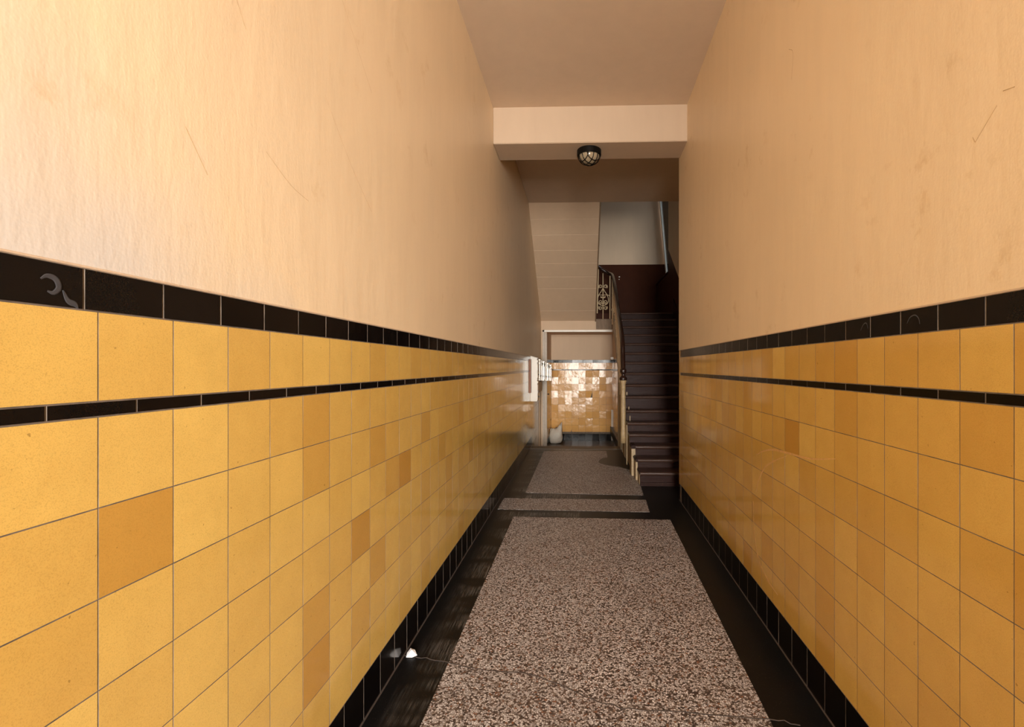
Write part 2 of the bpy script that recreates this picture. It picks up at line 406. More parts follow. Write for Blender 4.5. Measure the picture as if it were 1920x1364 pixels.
def ribbon(name, pts, wd, nrm, mat, parent, thick=0.0006):
    """a thin strip of filler or scuff lying on a surface"""
    nrm = Vector(nrm).normalized(); p = [Vector(q) for q in pts]; b2 = bmesh.new(); A = []
    ww = wd if isinstance(wd, (list, tuple)) else [wd] * len(p)
    for i, q in enumerate(p):
        t = (p[min(i + 1, len(p) - 1)] - p[max(i - 1, 0)]).normalized(); s = t.cross(nrm) * ww[i] / 2
        A.append([b2.verts.new(q - s), b2.verts.new(q - s * 0.6 + nrm * thick), b2.verts.new(q + s * 0.6 + nrm * thick), b2.verts.new(q + s)])
    for a, b in zip(A, A[1:]):
        for k in range(3): b2.faces.new([a[k], a[k + 1], b[k + 1], b[k]])
    return finish(name, b2, mat, parent)
rnd = random.Random(3)
crk = [(-5.24, 14.57), (-4.69, 14.48), (-3.91, 14.29), (-2.86, 14.02), (-1.54, 13.87), (-0.55, 13.39), (0.3, 12.88), (1.23, 12.51), (2.55, 12.42), (4.59, 12.26), (5.28, 12.09)]
pts = [P(x, y + rnd.gauss(0, 0.03), -8.62) + Vector((0, 0, 0.0013)) for x, y in [(a.x, a.y) for a in spline([(x, y, 0) for x, y in crk], 5)]]
ribbon('crack', pts, 0.008, (0, 0, 1), M['crackfill'], floor)

# ------------------------------------------------------------------ structure: left wall
bm = bmesh.new()
box(bm, (-7 * T, -24 * T, -0.5), (-5.27 * T - TH, 72 * T, (1.06 + EYE) * T), 1)
tbox(bm, -7, -5.25, -24, 72, 1.06, 30, 0)
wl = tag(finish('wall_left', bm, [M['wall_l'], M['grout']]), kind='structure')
dado(wl, 'L', lambda Y, h: P(-5.27, Y, h) + Vector((-TH, 0, 0)), math.radians(-90), 0.24, 0.085, 0.71, 0.88, 24.3, -22, 71, 0.72, rows_extra=(EDGE, 3))
bm = bmesh.new(); tbox(bm, -5.275, -5.235, -24, EDGE - 1.9, -8.64, -8.605, 0, 0.001); finish('floor_joint', bm, M['bead'], wl)
bm = bmesh.new(); tube(bm, [P(-5.262, y, 1.062) for y in range(-24, 72, 4)], 0.0035, 6); finish('plaster_lip', bm, M['ceil'], wl)
# pale scuffs on the first black border tile
def on_left(Y, h): return P(-5.27, Y, h) + Vector((0.0006, 0, 0))
for s in ([(4.66, 0.86), (4.72, 0.90), (4.80, 0.88), (4.83, 0.80), (4.78, 0.74), (4.72, 0.75)], [(4.87, 0.78), (4.92, 0.68), (4.99, 0.65), (5.02, 0.61)]):
    q = spline([(0, a, b) for a, b in s], 5)
    ribbon('scuff_mark', [on_left(v.y, v.z) for v in q], [0.003 + 0.008 * math.sin(math.pi * i / (len(q) - 1)) for i in range(len(q))], (1, 0, 0), M['scuff'], wl, 0.0004)
# hairline scratches in the paint
def on_paint(Y, h): return P(-5.25, Y, h) + Vector((0.0003, 0, 0))
for s in ([(8.3, 10.1), (9.5, 9.1), (11, 7.9), (12.3, 6.9)], [(10.0, 5.6), (11.2, 4.6), (12.3, 3.9)], [(8.1, 3.6), (8.8, 3.3), (9.4, 3.2)], [(6.4, 3.2), (6.8, 2.7)], [(7.2, 5.9), (7.6, 5.3)],
          [(4.9, 8.4), (5.1, 8.2), (5.35, 8.0)], [(7.75, 7.9), (7.82, 7.0)]):
    ribbon('scratch', [on_paint(v.y, v.z) for v in spline([(0, a, b) for a, b in s], 4)], 0.0016, (1, 0, 0), M['crackdark'], wl, 0.0002)

# ------------------------------------------------------------------ structure: right wall (runs slightly outwards)
RB = 0.0172; RBA = math.atan(RB)
def RX(Y): return 5.87 + RB * Y
YE = 32.4
def rprism(bm, off, h0, h1, mi):
    prism(bm, [P(RX(-24) + off, -24, h0), P(RX(YE) + off, YE, h0), P(12.2, YE, h0), P(12.2, -24, h0)], (0, 0, (h1 - h0) * T), mi)
bm = bmesh.new(); rprism(bm, TH / T, -9.6, 1.06, 1); rprism(bm, -0.02, 1.06, 15.62, 0)
wr = tag(finish('wall_right', bm, [M['wall'], M['grout']]), kind='structure')
dado(wr, 'R', lambda Y, h: P(RX(Y) + TH / T, Y, h), math.radians(90) - RBA, 0.04, 0.53, 0.53, 0.53, 25.1, -22, YE - 0.3, 0.50)
bm = bmesh.new(); prism(bm, [P(RX(-24) - 0.035, -24, -8.64), P(RX(YE) - 0.035, YE, -8.64), P(RX(YE) + 0.01, YE, -8.64), P(RX(-24) + 0.01, -24, -8.64)], (0, 0, 0.0065)); finish('floor_joint', bm, M['bead'], wr)
bm = bmesh.new(); tube(bm, [P(RX(y) - 0.008, y, 1.062) for y in (-24, 0, 16, YE)], 0.0035, 6); finish('plaster_lip', bm, M['ceil'], wr)
bm = bmesh.new(); box(bm, P(RX(YE) - 0.005, YE - 0.31, -7.6), P(RX(YE) + 0.4, YE + 0.005, 1.05)); finish('corner_tile_strip', bm, M['tile_j'], wr)
bm = bmesh.new(); box(bm, P(RX(YE) - 0.005, YE - 0.31, -8.62), P(RX(YE) + 0.4, YE + 0.005, -7.6)); finish('corner_base_strip', bm, M['black_j'], wr)
def on_right(Y, h): return P(RX(Y) - 0.002, Y, h)
def rmark(s, wd, mat, nm='scuff_mark', n=5):
    q = spline([(0, a, b) for a, b in s], n)
    ribbon(nm, [on_right(v.y, v.z) for v in q], [wd * (0.3 + 0.7 * math.sin(math.pi * i / (len(q) - 1))) for i in range(len(q))], (-1, RB, 0), mat, wr, 0.0003)
rmark([(9.34, 0.80), (9.26, 0.90), (9.12, 0.93), (9.02, 0.86), (8.99, 0.76)], 0.004, M['scuff']); rmark([(10.9, 0.78), (10.8, 0.9), (10.68, 0.92), (10.62, 0.8)], 0.004, M['scuff'])
rmark([(17.6, -3.1), (16.9, -2.85), (16.0, -2.65), (14.8, -2.55), (13.4, -2.45), (12.0, -2.2)], 0.012, M['scuff_tan'])
rmark([(17.6, -4.4), (17.3, -3.9), (16.7, -3.35), (15.8, -2.95), (14.9, -2.65)], 0.010, M['scuff_tan'])
rmark([(17.9, -4.8), (17.8, -5.8), (17.4, -6.6), (16.5, -7.0), (15.6, -7.1)], 0.018, M['scuff_tan'])
def on_rpaint(Y, h): return P(RX(Y) - 0.0215, Y, h)
for s in ([(7.7, 3.4), (7.45, 3.62), (7.3, 3.75)], [(7.75, 3.5), (7.7, 3.4)], [(7.2, 3.9), (7.0, 3.85)], [(14.7, 9.3), (14.4, 9.0), (14.5, 8.3)]):
    ribbon('scratch', [on_rpaint(v.y, v.z) for v in spline([(0, a, b) for a, b in s], 4)], 0.0022, (-1, RB, 0), M['crackdark'], wr, 0.0002)

# ------------------------------------------------------------------ structure: ceilings, beam, stairwell shell
bm = bmesh.new(); tbox(bm, -7, 12.2, -24, 29.7, 15.62, 18); ceil = tag(finish('ceiling', bm, M['ceil']), kind='structure')
bm = bmesh.new(); tbox(bm, -5.24, 12.2, 29.68, 32.1, 13.44, 18, 0, 0.006); tag(finish('trim_1', bm, plaster('beam_paint', (0.50, 0.37, 0.255), 0.6, False, 0.001, 0.3)), kind='structure')
bm = bmesh.new(); tbox(bm, -5.24, 12.2, 32.1, 50, 16.6, 18.6, 0, 0.004); tag(finish('ceiling_rear', bm, M['ceil']), kind='structure')
bm = bmesh.new(); tbox(bm, -7, 13, 44, 73, 30, 31); tag(finish('ceiling_stairwell', bm, M['upper']), kind='structure')
bm = bmesh.new(); tbox(bm, -7, 13, 44, 45, 18.6, 30); tag(finish('wall_upper', bm, M['upper']), kind='structure')
bm = bmesh.new(); tbox(bm, -7, -3.5, -24, -23, -9.6, 16); tbox(bm, 5.45, 12.2, -24, -23, -9.6, 16); tbox(bm, -3.5, 5.45, -24, -23, 10.5, 16); wf = tag(finish('wall_front', bm, M['wall']), kind='structure')
# stairwell right wall with its window opening
WY0, WY1, WH0, WH1 = 62.2, 71.55, 11.9, 26.0
bm = bmesh.new()
tbox(bm, 11, 12.8, YE, WY0, -9.6, 30); tbox(bm, 11, 12.8, 71.59, 72, -9.6, 30); tbox(bm, 11, 12.8, WY0, WY1, -9.6, WH0); tbox(bm, 11, 12.8, WY0, WY1, WH1, 30)
ws = tag(finish('wall_stairwell', bm, M['upper']), kind='structure')
bm = bmesh.new()
prism(bm, [P(11, YE, -8.6), P(11, 72, -8.6), P(11, 72, 11.75), P(11, WY0, 11.75), P(11, WY0, 14.62), P(11, 41.6, -0.3), P(11, YE, -0.3)], (-0.003, 0, 0))
finish('painted_dado', bm, M['brown'], ws)
# back wall
BY = 71.6
bm = bmesh.new(); tbox(bm, -7, 13, BY, 73, -11.3, 30, 0)
wb = tag(finish('wall_back', bm, M['upper']), kind='structure')
bm = bmesh.new(); box(bm, P(-5.2, BY, 6.3) + Vector((0, -0.003, 0)), P(12.78, BY, 14.72)); finish('painted_dado', bm, M['brown'], wb)
bm = bmesh.new(); box(bm, P(-5.2, BY, -10.7) + Vector((0, -0.004, 0)), P(4.7, BY, 0.98)); finish('grout_bed', bm, M['grout'], wb)
r2 = random.Random(11)
e_off = -4.19
for i in range(9):
    for r in range(11):
        hc, ht = (0.09, 0.94) if r == 0 else (-0.52 - (r - 0.5) * 0.99, 0.99)
        if hc < -9.75: continue
        o = link('tile', tile_mesh(0.99 * T, ht * T, M['end_tile']), wb, P(e_off + 0.99 * (i + 0.5), BY, hc) + Vector((0, -0.0095, 0)), (r2.gauss(0, 0.02), 0, math.pi + r2.gauss(0, 0.028)))
        t = min(1, max(0, r2.gauss(0.62, 0.10))); o.color = (t, t, t, 1)
for i in range(6):
    o = link('border_tile', tile_mesh(1.5 * T, 0.42 * T, M['black']), wb, P(e_off + 1.5 * (i + 0.5), BY, 0.77) + Vector((0, -0.0095, 0)), (r2.gauss(0, 0.02), 0, math.pi + r2.gauss(0, 0.03)))
    o = link('liner_tile', tile_mesh(1.5 * T, 0.14 * T, M['black']), wb, P(e_off + 1.5 * (i + 0.5), BY, -0.45) + Vector((0, -0.0095, 0)), (r2.gauss(0, 0.02), 0, math.pi + r2.gauss(0, 0.03)))
for i in range(9):
    o = link('base_tile', tile_mesh(0.99 * T, 1.0 * T, M['black']), wb, P(e_off + 0.99 * (i + 0.5), BY, -10.2) + Vector((0, -0.0095, 0)), (r2.gauss(0, 0.006), 0, math.pi + r2.gauss(0, 0.01)))

for x, h, r in ((5.63, 12.96, 0.10), (5.60, 12.6, 0.06)):      # bare plaster chips in the brown paint
    bm = bmesh.new(); bmesh.ops.create_icosphere(bm, subdivisions=1, radius=r * T, matrix=Matrix.Translation(P(x, BY, h) + Vector((0, -0.003, 0))) @ Matrix.Diagonal((1.2, 0.15, 0.9, 1)))
    finish('plaster_chip', bm, M['white'], wb)
# lobby side walls below the landing
def side_wall(name, Xa, Xb, Ya, Yb, thick, into):   # tiled like the passage
    b2 = bmesh.new(); n = Vector((Yb - Ya, -(Xb - Xa), 0)).normalized() * (1 if into > 0 else -1)
    a, b = P(Xa, Ya, -10.75) - n * TH, P(Xb, Yb, -10.75) - n * TH
    prism(b2, [a, b, b - n * thick, a - n * thick], (0, 0, 15.4 * T))
    o = tag(finish(name, b2, M['upper']), kind='structure')
    fy, fb = Field(), Field(); r3 = random.Random(name)
    d = math.hypot(Xb - Xa, Yb - Ya); nn = max(1, round(d)); ang = math.atan2(n.y, n.x) - math.pi / 2
    for k in range(nn):
        c = (k + 0.5) / nn; wd = d / nn
        def put(F, h, ht):
            q = P(Xa + (Xb - Xa) * c, Ya + (Yb - Ya) * c, h) - n * TH
            e = Euler((r3.gauss(0, 0.006), 0, ang + r3.gauss(0, 0.006)))
            F.add(Matrix.Translation(q) @ e.to_matrix().to_4x4(), wd * T, ht * T, 0.45 + r3.gauss(0, 0.1))
        put(fy, 0.09, 0.98); put(fb, 0.80, 0.45); put(fb, -0.465, 0.17); put(fb, -10.15, 1.0)
        for r in range(9): put(fy, -0.55 - r - 0.5, 1.0)
    fy.build('tile_field', M['tile_j'], o); fb.build('black_tile_field', M['black_j'], o)
    return o
side_wall('wall_lobby_left', -4.45, -4.2, 65.9, 71.55, 0.14, 1)
side_wall('wall_lobby_right', 4.35, 4.62, 55.4, 71.5, 0.06, -1)
bm = bmesh.new(); tbox(bm, 4.45, 4.65, 71.1, 71.5, -10.6, -6.2, 0, 0.002); tag(finish('trim_2', bm, M['white']), kind='structure')
bm = bmesh.new(); tbox(bm, 4.05, 4.45, 66.3, 67.0, 0.98, 1.3, 0, 0.01); tag(finish('trim_3', bm, M['white']), kind='structure')

# lobby door frame
df = tag(empty('door_1', P(-4.7, 65.8, -10.7)), kind='structure')
bm = bmesh.new(); tbox(bm, -5.0, -4.76, 65.5, 65.9, -10.7, 4.86, 0, 0.004); tbox(bm, -4.76, -4.58, 65.75, 65.9, -10.7, 4.86); tbox(bm, -4.58, -4.42, 65.5, 65.9, -10.7, 4.4, 0, 0.004)
rel(finish('jamb', bm, M['frame_paint'], df), df)
bm = bmesh.new(); tbox(bm, -5.0, 4.25, 65.5, 65.9, 4.62, 4.86, 0, 0.004); rel(finish('frame_head', bm, M['white'], df), df)
bm = bmesh.new(); lathe(bm, [(0.006, 0), (0.006, 0.02), (0.016, 0.03), (0.018, 0.042), (0.012, 0.052)], (0, 0, 0), 12)
bmesh.ops.rotate(bm, verts=bm.verts, cent=(0, 0, 0), matrix=Matrix.Rotation(math.radians(90), 3, 'Y'))
bmesh.ops.translate(bm, verts=bm.verts, vec=P(-4.42, 65.6, -3.65)); rel(finish('latch_knob', bm, M['blackmetal'], df, True), df)

# ------------------------------------------------------------------ stair window
win = tag(empty('window_1', P(12.3, 66.9, WH0)), kind='structure')
bm = bmesh.new(); tbox(bm, 10.85, 12.75, WY0 - 0.05, BY - 0.05, WH0 - 0.16, WH0, 0, 0.006); rel(finish('sill', bm, M['brown'], win), win)
bm = bmesh.new()
tbox(bm, 12.55, 12.79, WY0, WY0 + 0.35, WH0, WH1); tbox(bm, 12.55, 12.79, WY1 - 0.35, WY1, WH0, WH1); tbox(bm, 12.55, 12.79, WY0, WY1, WH0, WH0 + 0.35); tbox(bm, 12.55, 12.79, WY0, WY1, WH1 - 0.35, WH1)
rel(finish('window_frame', bm, M['white'], win), win)
TILT = math.radians(-4.9)
def sash(bm_fn, name, mat):
    b2 = bmesh.new(); bm_fn(b2)
    piv = P(12.45, 0, WH0 + 0.05)
    bmesh.ops.rotate(b2, verts=b2.verts, cent=piv, matrix=Matrix.Rotation(TILT, 3, 'Y'))
    return rel(finish(name, b2, mat, win), win)
def sf(b2):
    for y in (WY0 + 0.15, WY1 - 0.65): tbox(b2, 12.33, 12.55, y, y + 0.5, WH0 + 0.4, WH0 + 13.4, 0, 0.004)
    for h in (WH0 + 0.4, WH0 + 12.9): tbox(b2, 12.35, 12.53, WY0 + 0.6, WY1 - 0.6, h, h + 0.5, 0, 0.004)
sash(sf, 'sash_frame', M['white'])
for h in (WH0 + 0.9,):
    sash(lambda b2: tbox(b2, 12.43, 12.46, WY0 + 0.6, WY1 - 0.6, h, h + 12), 'pane', M['glass'])

# ------------------------------------------------------------------ lower stair flight
TREAD = [(36, -7.60), (37.5, -6.93), (39, -6.18), (40.5, -5.46), (42, -4.69), (43.5, -3.79), (45, -2.64), (46.5, -1.65), (48, -0.57), (49.5, 0.47), (51, 1.45), (52.5, 2.47), (54, 3.52), (55.5, 4.50), (57, 5.45), (58.5, 6.36)]
st = tag(empty('staircase', P(7.5, 36, -8.62)), 'dark wooden staircase with worn treads climbing between brown wall and scrolled cream balustrade', 'staircase')
def part(name, bm, mat, smooth=False): return rel(finish(name, bm, mat, st, smooth), st)
prev = -8.62
for k, (Y, h) in enumerate(TREAD):
    xl = 4.32 if k < 3 else 3.985
    Y2 = TREAD[k + 1][0] if k < 15 else 59.3
    bm = bmesh.new()      # tread with a rounded nosing
    prof = [(Y - 0.18, h - 0.25), (Y - 0.25, h - 0.19), (Y - 0.27, h - 0.12), (Y - 0.25, h - 0.05), (Y - 0.18, h), (Y2 + 0.05, h), (Y2 + 0.05, h - 0.25)]
    prism(bm, [P(xl, y, z) for y, z in prof], ((10.98 - xl) * T, 0, 0)); part('tread', bm, M['tread'])
    bm = bmesh.new()
    tbox(bm, xl + 0.02, 10.98, Y, Y + 0.12, prev, h - 0.24)
    if k == 0: tbox(bm, xl + 0.02, 10.98, Y - 0.12, Y, prev, prev + 0.25)
    part('riser', bm, M['step']); prev = h
# cut string: stepped board under the tread ends
def string_poly(ks, drop):
    top = []
    for k in ks:
        Y, h = TREAD[k]; Y2 = TREAD[k + 1][0] if k < 15 else 60
        top += [(Y + 0.02, h - 0.25), (Y2 + 0.02, h - 0.25)]
    return top
tp = string_poly(range(4, 16), 2)
bot = [(60, 3.9)] + [(TREAD[k][0] + 0.3, TREAD[k][1] - 2.3 + (0.25 if k % 2 else -0.1)) for k in range(15, 4, -1)] + [(42.1, -8.3)]
bm = bmesh.new(); prism(bm, [P(3.92, y, h) for y, h in tp + bot], (0.055 * T, 0, 0)); part('outer_string', bm, M['ivory'])
tp = string_poly(range(0, 5), 2)
for k in range(3):
    Y, h = TREAD[k]; x0 = (4.34, 4.20, 4.04, 4.0, 4.0)[k]
    bm = bmesh.new(); tbox(bm, x0, 4.36, Y + 0.15 + (0.25 if k == 0 else 0), Y + 1.55, -8.62, h - 0.26, 0, 0.006); part('string_block', bm, M['ivory'])
    bm = bmesh.new(); tbox(bm, x0 - 0.06, 4.4, Y - 0.16, Y + 1.5, h - 0.25, h + 0.002, 0, 0.012); part('tread_return', bm, M['step'])
r4 = random.Random(5); y = 42.2
while y < 55.4:             # upright cladding boards below the string
    wd = r4.uniform(0.75, 1.1); top = 0.69 * (y - 36) - 7.6 - 2.0
    bm = bmesh.new(); tbox(bm, 4.25 + r4.uniform(-0.05, 0.05), 4.36, y + 0.03, y + wd - 0.03, -8.62 if y < EDGE else -10.7, top + 0.4, 0, 0.006); part('cladding_board', bm, M['ivory']); y += wd
# wall string on the far side
bm = bmesh.new()
prism(bm, [P(10.90, y, h) for y, h in ((36, -8.6), (36, -6.9), (58.6, 8.0), (59.4, 8.0), (59.4, 6.2), (57, 4), (38, -8.6))], (0.08 * T, 0, 0)); part('wall_string', bm, M['step'])
# landing
bm = bmesh.new(); tbox(bm, 4.3, 11, 58.9, BY, 5.2, 6.34); tbox(bm, -5.24, 11, 66, BY, 4.62, 6.34); fl = tag(finish('floor_landing', bm, M['upper']), kind='structure')
bm = bmesh.new(); tbox(bm, 2.1, 4.3, 65.86, 66.0, 4.98, 6.34, 0, 0.008); finish('trimmer_board', bm, M['wornwood'], fl)
bm = bmesh.new(); tbox(bm, 2.0, 4.3, 66.0, 66.25, 6.34, 7.12, 0, 0.008); finish('kick_board', bm, M['brown'], fl)
# newel
NX, NY = 3.72, 43.0
bm = bmesh.new(); b0 = P(NX, NY, -6.6); s = T
lathe(bm, [(0.24 * s, 0), (0.24 * s, 0.9 * s), (0.20 * s, 1.0 * s), (0.235 * s, 1.1 * s), (0.19 * s, 1.25 * s), (0.215 * s, 2.2 * s), (0.225 * s, 3.0 * s), (0.20 * s, 3.9 * s), (0.225 * s, 3.98 * s), (0.20 * s, 4.06 * s),
           (0.20 * s, 4.7 * s), (0.225 * s, 4.76 * s), (0.20 * s, 4.82 * s), (0.205 * s, 5.1 * s), (0.29 * s, 5.36 * s), (0.29 * s, 5.42 * s)], b0, 20)
nw = part('newel_post', bm, M['ivory'], True)
bm = bmesh.new(); b1 = b0 + Vector((0, 0, 5.42 * s))
lathe(bm, [(0.30 * s, 0), (0.34 * s, 0.05 * s), (0.34 * s, 0.22 * s), (0.25 * s, 0.3 * s), (0.16 * s, 0.40 * s), (0.14 * s, 0.5 * s), (0.22 * s, 0.6 * s), (0.28 * s, 0.76 * s), (0.27 * s, 0.92 * s), (0.16 * s, 1.06 * s), (0.02 * s, 1.12 * s)], b1, 20)
cap = finish('newel_cap', bm, M['rail'], nw, True); cap.matrix_parent_inverse = Matrix.Identity(4)
# handrail
hr = [(3.72, 43.0, -0.45), (3.72, 43.5, 1.0), (3.74, 44.2, 2.35), (3.80, 48.0, 4.55), (3.90, 51.7, 6.2), (4.02, 57.0, 9.0), (4.10, 61.6, 11.0), (4.08, 64.2, 11.9), (3.75, 65.7, 12.35), (3.05, 65.9, 12.8), (2.5, 65.75, 13.12), (2.16, 65.3, 13.3)]
bm = bmesh.new(); tube(bm, spline([P(*p) for p in hr], 8), 0.24 * T, 12, flat=0.85); part('handrail', bm, M['rail'], True)
# scrolled ironwork panel (x across, z up, metres)
def spiral(bm, cx, cz, r0, r1, a0, turns, rad, n=18):
    pts = []
    for i in range(n + 1):
        t = i / n; r = r0 + (r1 - r0) * t; a = a0 + turns * 2 * math.pi * t
        pts.append((cx + r * math.cos(a), 0, cz + r * math.sin(a)))
    tube(bm, pts, rad, 6)
def ironwork(H):
    b2 = bmesh.new(); u = T; q = 0.045 * u
    tube(b2, [(0, 0, 0), (0, 0, H)], 0.06 * u, 8)
    for s in (-1, 1):
        for cz, up in ((0.71 * H, 1), (0.245 * H, -1)):     # top and bottom scroll pairs
            pts = []
            for i in range(19):
                t = i / 18; r = (0.30 - 0.20 * t) * u * 0.9; a = (-0.15 + 1.35 * t) * 2 * math.pi
                pts.append((s * (0.34 * u - r * math.cos(a + math.pi) * -1 * -1), 0, cz + up * r * math.sin(a)))
            tube(b2, pts, q, 6)
        # lyre: from the head down round the bowl
        ly = [(0.06, 0.66), (0.25, 0.60), (0.50, 0.54), (0.66, 0.48), (0.72, 0.42), (0.66, 0.36), (0.45, 0.32), (0.2, 0.30), (0, 0.295)]
        tube(b2, [(p.x, 0, p.z) for p in spline([(s * a * u, 0, c * H) for a, c in ly], 4)], q, 6)
        pts = []
        for i in range(21):                                  # inner heart scrolls
            t = i / 20; r = (0.30 - 0.22 * t) * u; a = (0.5 + 1.4 * t) * 2 * math.pi
            pts.append((s * (0.30 * u + r * math.cos(a)), 0, 0.375 * H - r * math.sin(a) * -1))
        tube(b2, pts, q, 6)
        tube(b2, [(p.x, 0, p.z) for p in spline([(0, 0, 0.525 * H), (s * 0.6 * u, 0, 0.525 * H), (s * 0.78 * u, 0, 0.515 * H), (s * 0.9 * u, 0, 0.495 * H)], 4)], q, 6)
        for j in range(3):                                   # leaf rosette
            a = math.radians(-15 - 35 * j)
            c = Vector((s * 0.14 * u, 0, 0.49 * H)) + Vector((s * math.cos(a), 0, math.sin(a))) * 0.12 * u
            bmesh.ops.create_icosphere(b2, subdivisions=1, radius=0.10 * u, matrix=Matrix.Translation(c) @ Matrix.Diagonal((1.2, 0.5, 0.8, 1)))
    me = bpy.data.meshes.new('ironwork'); b2.normal_update(); b2.to_mesh(me); b2.free(); me.materials.append(M['iron'])
    for p in me.polygons: p.use_smooth = True
    return me
me_land = ironwork(6.1 * T)
def iron(name, me, loc, rz=0.0):
    o = link(name, me, st, loc, (0, 0, rz)); o.matrix_parent_inverse = st.matrix_basis.inverted(); return o
iron('baluster_panel', me_land, P(3.02, 66.0, 6.34))
bm = bmesh.new(); tube(bm, [P(2.25, 65.9, 7.1), P(2.32, 65.9, 10.0), P(2.42, 65.8, 13.0)], 0.075 * T, 8); part('end_bar', bm, M['iron'])
bm = bmesh.new(); tube(bm, [P(3.93, 65.7, 6.34), P(3.93, 65.7, 12.1)], 0.07 * T, 8); part('end_bar', bm, M['iron'])
# slimmer uprights along the flight, one per tread, with a short scroll each
def flight_baluster(H):
    b2 = bmesh.new(); u = T
    tube(b2, [(0, 0, -0.9 * u), (0, 0, H)], 0.07 * u, 8)
    for s in (-1, 1):
        pts = []
        for i in range(15):
            t = i / 14; r = (0.30 - 0.2 * t) * u; a = (0.5 + 1.2 * t) * 2 * math.pi
            pts.append((s * (0.32 * u + r * math.cos(a)), 0, 0.5 * H + r * math.sin(a)))
        tube(b2, pts, 0.045 * u, 6)
    lathe(b2, [(0.07 * u, 0.15 * H), (0.13 * u, 0.19 * H), (0.07 * u, 0.23 * H)], (0, 0, 0), 8)
    me = bpy.data.meshes.new('flight_baluster'); bmesh.ops.recalc_face_normals(b2, faces=b2.faces); b2.to_mesh(me); b2.free(); me.materials.append(M['iron'])
    return me
def rail_h(Y):
    for a, b in zip(hr, hr[1:]):
        if a[1] <= Y <= b[1]: t = (Y - a[1]) / (b[1] - a[1]); return a[2] + (b[2] - a[2]) * t, a[0] + (b[0] - a[0]) * t
    return 11.5, 4.1
for k in range(6, 16):
    Y, h = TREAD[k]; Yb = Y + 0.7; rh, rx = rail_h(Yb)
    iron('baluster', flight_baluster((rh - h - 0.1) * T), P(rx + 0.02, Yb, h - 0.1), math.radians(90))
for Yb in (61.0, 63.4):
    rh, rx = rail_h(Yb); iron('baluster', flight_baluster((rh - 6.36 - 0.1) * T), P(rx, Yb, 6.3), math.radians(90))

# ------------------------------------------------------------------ upper flight seen from below
uf = tag(empty('upper_flight', P(-1.6, 66, 6.1)), 'cream underside of the upper stair flight, boarded and sloping over the passage end', 'staircase')
def on_soffit(Y): return 16.6 - (Y - 50) * 10.5 / 16
cuts = [50.0]
for ypx in (411, 440.5, 469.5, 494, 519.5, 541.5, 583):
    lo, hi = 50.0, 66.0
    for _ in range(40):
        m_ = (lo + hi) / 2
        if 688 - 928 * on_soffit(m_) / m_ < ypx: lo = m_
        else: hi = m_
    cuts.append(lo)
cuts.append(66.0)
for a, b in zip(cuts, cuts[1:]):
    bm = bmesh.new(); g = 0.02
    pa, pb = (a + g, on_soffit(a + g)), (b - g, on_soffit(b - g))
    prism(bm, [P(-5.24, *pa), P(-5.24, *pb), P(-5.24, pb[0], pb[1] + 0.25), P(-5.24, pa[0], pa[1] + 0.25)], (7.2 * T, 0, 0))
    rel(finish('soffit_board', bm, M['upper'], uf), uf)
bm = bmesh.new()
prism(bm, [P(-5.24, 50, 16.9), P(-5.24, 66, 6.4), P(-5.24, 67.5, 6.4), P(-5.24, 51.5, 18)], (7.2 * T, 0, 0)); rel(finish('carriage', bm, M['step'], uf), uf)
bm = bmesh.new()
prism(bm, [P(1.96, 50, 16.55), P(1.96, 66, 6.0), P(1.96, 66.2, 7.6), P(1.96, 50.2, 18.2)], (0.13 * T, 0, 0)); rel(finish('flight_string', bm, M['wornwood'], uf), uf)

# ------------------------------------------------------------------ bulkhead lamp under the beam
lc = P(0.55, 30.75, 13.44)
lamp = tag(empty('ceiling_lamp', lc), 'black round bulkhead lamp with wire cage under the ceiling beam', 'lamp')
R = 0.135
bm = bmesh.new(); lathe(bm, [(R * 0.96, 0.0), (R, -0.006), (R, -0.058), (R * 0.96, -0.066), (R * 0.86, -0.066)], (0, 0, 0), 40); finish('lamp_ring', bm, M['blackmetal'], lamp, False)
bm = bmesh.new(); lathe(bm, [(R * 0.86 * math.cos(a), -0.062 - 0.092 * math.sin(a)) for a in [math.pi / 2 * i / 9 for i in range(9)]] + [(0.002, -0.154)], (0, 0, 0), 32); finish('glass_dome', bm, M['frost'], lamp, True)
bm = bmesh.new()
Rc = R * 0.93; Hc = 0.102
for ang in (45, 135):
    ca, sa = math.cos(math.radians(ang - 8)), math.sin(math.radians(ang - 8))
    for off in (-0.66, -0.22, 0.22, 0.66):
        half = math.sqrt(1 - off * off); pts = []
        for i in range(17):
            v = -half + 2 * half * i / 16; z = math.sqrt(max(0, 1 - off * off - v * v))
            pts.append((Rc * (off * ca - v * sa), Rc * (off * sa + v * ca), -0.06 - Hc * z))
        tube(bm, pts, 0.0046, 6)
finish('wire_cage', bm, M['blackmetal'], lamp, True)

